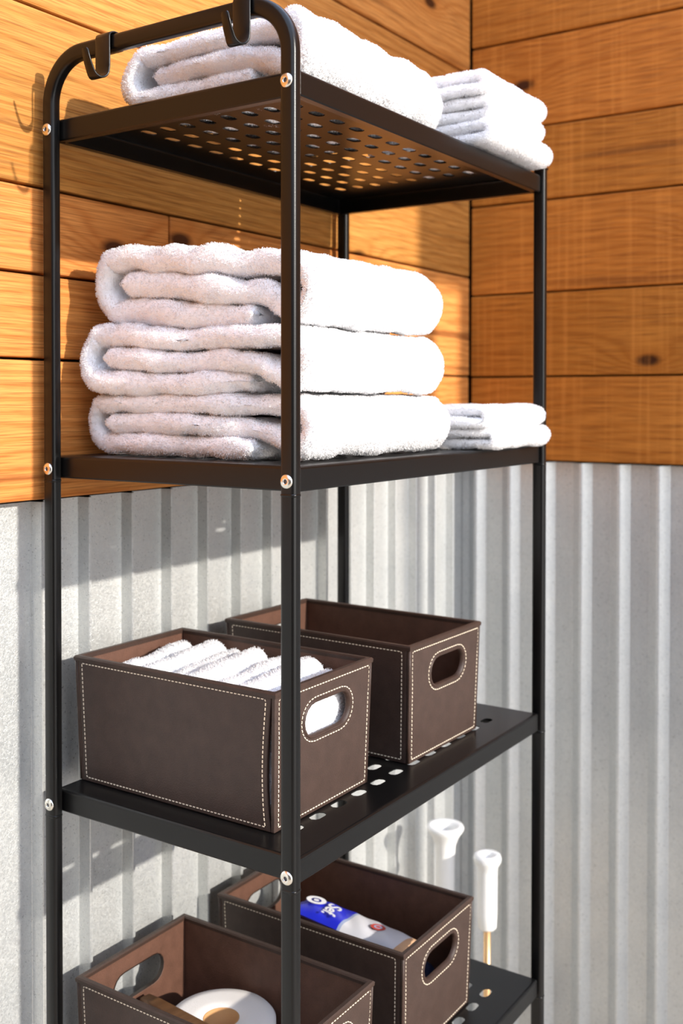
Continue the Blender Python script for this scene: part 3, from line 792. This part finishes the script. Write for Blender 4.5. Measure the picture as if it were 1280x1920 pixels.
# packet with print
pk_t = thing('wipes_packet', 'blue and white soft plastic packet lying in the basket', 'packet', (.402, .182, zb4 + .110))
PL, PW, PH = .180, .070, .020
nx, ny = 40, 14; V, F, mi = [], [], []
for side in (1, -1):
    for i in range(nx + 1):
        for j in range(ny + 1):
            u, v = i / nx, j / ny
            e = (1 - abs(2 * u - 1) ** 5) * (1 - abs(2 * v - 1) ** 3)
            z = side * PH / 2 * max(0, e) ** .6 + .0012 * math.sin(u * 30 + v * 9) * e
            if u > .93 or u < .07: z += .0018 * math.sin(v * 34)
            V.append(((u - .5) * PL, (v - .5) * PW * (1 - .05 * e), z))
o_ = (nx + 1) * (ny + 1)
for s in (0, 1):
    for i in range(nx):
        for j in range(ny):
            a = s * o_ + i * (ny + 1) + j; q = (a, a + ny + 1, a + ny + 2, a + 1); F.append(q if s == 0 else tuple(reversed(q)))
            mi.append(0 if i < nx * .44 else (2 if i > nx * .90 else (3 if .44 * nx <= i < .47 * nx else 1)))
wr = mesh_from('wrapper', V, F, blue_mat, pk_t, True)
for mm in (pack_white, ink_tan, ink_grey): wr.data.materials.append(mm)
wr.data.polygons.foreach_set('material_index', mi)
def disc_ring(nm, cx, cy, r0, r1, mat, z):
    bm = bmesh.new(); lathe(bm, [(r0, z), (r1, z)] if r0 else [(.0001, z), (r1, z)], 36, cx, cy); return bm_obj(nm, bm, mat, wr)
topz = PH / 2 + .0014
disc_ring('printed_ring', -.068, .004, .0075, .0145, ink_white, topz)
disc_ring('printed_dot', -.068, .004, 0, .004, ink_white, topz)
disc_ring('printed_seal', .036, .000, 0, .0105, ink_red, topz)
disc_ring('printed_ring', .036, .000, .0035, .006, ink_grey, topz + .0002)
def text(body, size, loc, rotz, mat, parent, nm='printed_lettering', shear=0):
    cu = bpy.data.curves.new(nm, 'FONT'); cu.body = body; cu.size = size; cu.extrude = .0001; cu.align_x = 'CENTER'; cu.align_y = 'CENTER'; cu.shear = shear; cu.offset = size * .02
    cu.materials.append(mat); o = bpy.data.objects.new(nm, cu); C.objects.link(o); o.parent = parent; o.location = loc; o.rotation_euler = (0, 0, rotz)
    me = bpy.data.meshes.new_from_object(o.evaluated_get(bpy.context.evaluated_depsgraph_get())); o2 = bpy.data.objects.new(nm, me); C.objects.link(o2); o2.parent = parent; o2.location = loc; o2.rotation_euler = (0, 0, rotz); bpy.data.objects.remove(o); return o2
text('Sef.', 0.030, (-.036, -.006, topz + .0003), math.radians(-78), ink_white, wr, shear=.35)
pk_t.rotation_euler = (math.radians(-10), math.radians(6), math.radians(-88))
# smaller things in that basket
pouch = thing('small_pouch', 'small dark navy pouch beside the blue packet in the basket', 'pouch', (.452, .115, zb4 + .030))
V, F = [], []
for i in range(13):
    for j in range(24):
        a = 2 * math.pi * j / 24; r = math.sin(math.pi * i / 12) ** .6; V.append((.038 * r * math.cos(a), .028 * r * math.sin(a), -.024 * math.cos(math.pi * i / 12) + .0015 * math.sin(5 * a)))
for i in range(12):
    for j in range(24): F.append((i * 24 + j, i * 24 + (j + 1) % 24, (i + 1) * 24 + (j + 1) % 24, (i + 1) * 24 + j))
mesh_from('fabric_body', V, F, dark_cloth, pouch, True)
bm = bmesh.new(); bx(bm, -.03, .03, -.0015, .0015, .0215, .0245, .0006); bm_obj('zip', bm, ink_tan, pouch)
# ------------------------------------------------------------------ toilet plunger and brush standing on the floor by the right wall
pl = thing('toilet_plunger', 'toilet plunger with flared white handle standing behind the shelving unit', 'plunger', (.85, .279, FZ))
bm = bmesh.new(); zt_ = .455 - FZ
lathe(bm, [(.0145, zt_ - .17), (.0165, zt_ - .16), (.0170, zt_ - .06), (.0185, zt_ - .035), (.024, zt_ - .020), (.031, zt_ - .010), (.0335, zt_ - .004), (.032, zt_), (.026, zt_ + .001), (.018, zt_ - .003), (.0135, zt_ - .010), (.012, zt_ - .03), (.0001, zt_ - .032)], 40)
bm_obj('handle_grip', bm, white_plastic, pl, True)
bm = bmesh.new(); lathe(bm, [(.0001, .08), (.0095, .08), (.0095, zt_ - .16), (.0001, zt_ - .16)], 24); bm_obj('stick', bm, wood_pale, pl, True)
bm = bmesh.new(); lathe(bm, [(.044, 0), (.048, .004), (.046, .03), (.036, .06), (.020, .078), (.018, .10), (.0001, .101)], 40); bm_obj('rubber_cup', bm, rubber_mat, pl, True)
tb = thing('toilet_brush', 'toilet brush with small-ringed white handle and brass stick beside the plunger', 'brush', (.85, .196, FZ))
bm = bmesh.new(); zt_ = .422 - FZ
lathe(bm, [(.0001, zt_ - .130), (.0135, zt_ - .130), (.0165, zt_ - .126), (.0172, zt_ - .10), (.0175, zt_ - .03), (.0185, zt_ - .020), (.0235, zt_ - .012), (.0245, zt_ - .006), (.0225, zt_), (.016, zt_ + .001), (.0095, zt_ - .002), (.008, zt_ - .008), (.0001, zt_ - .012)], 40)
bm_obj('handle_grip', bm, white_plastic, tb, True)
bm = bmesh.new(); lathe(bm, [(.0001, .10), (.0062, .10), (.0062, zt_ - .125), (.0001, zt_ - .125)], 20); bm_obj('stick', bm, plain('brass', (.72, .45, .22), .35, .5, .7), tb, True)
bm = bmesh.new(); lathe(bm, [(.0001, .0), (.028, .004), (.032, .03), (.032, .07), (.022, .095), (.0001, .105)], 32); o = bm_obj('brush_head', bm, bristle_mat, tb, True)
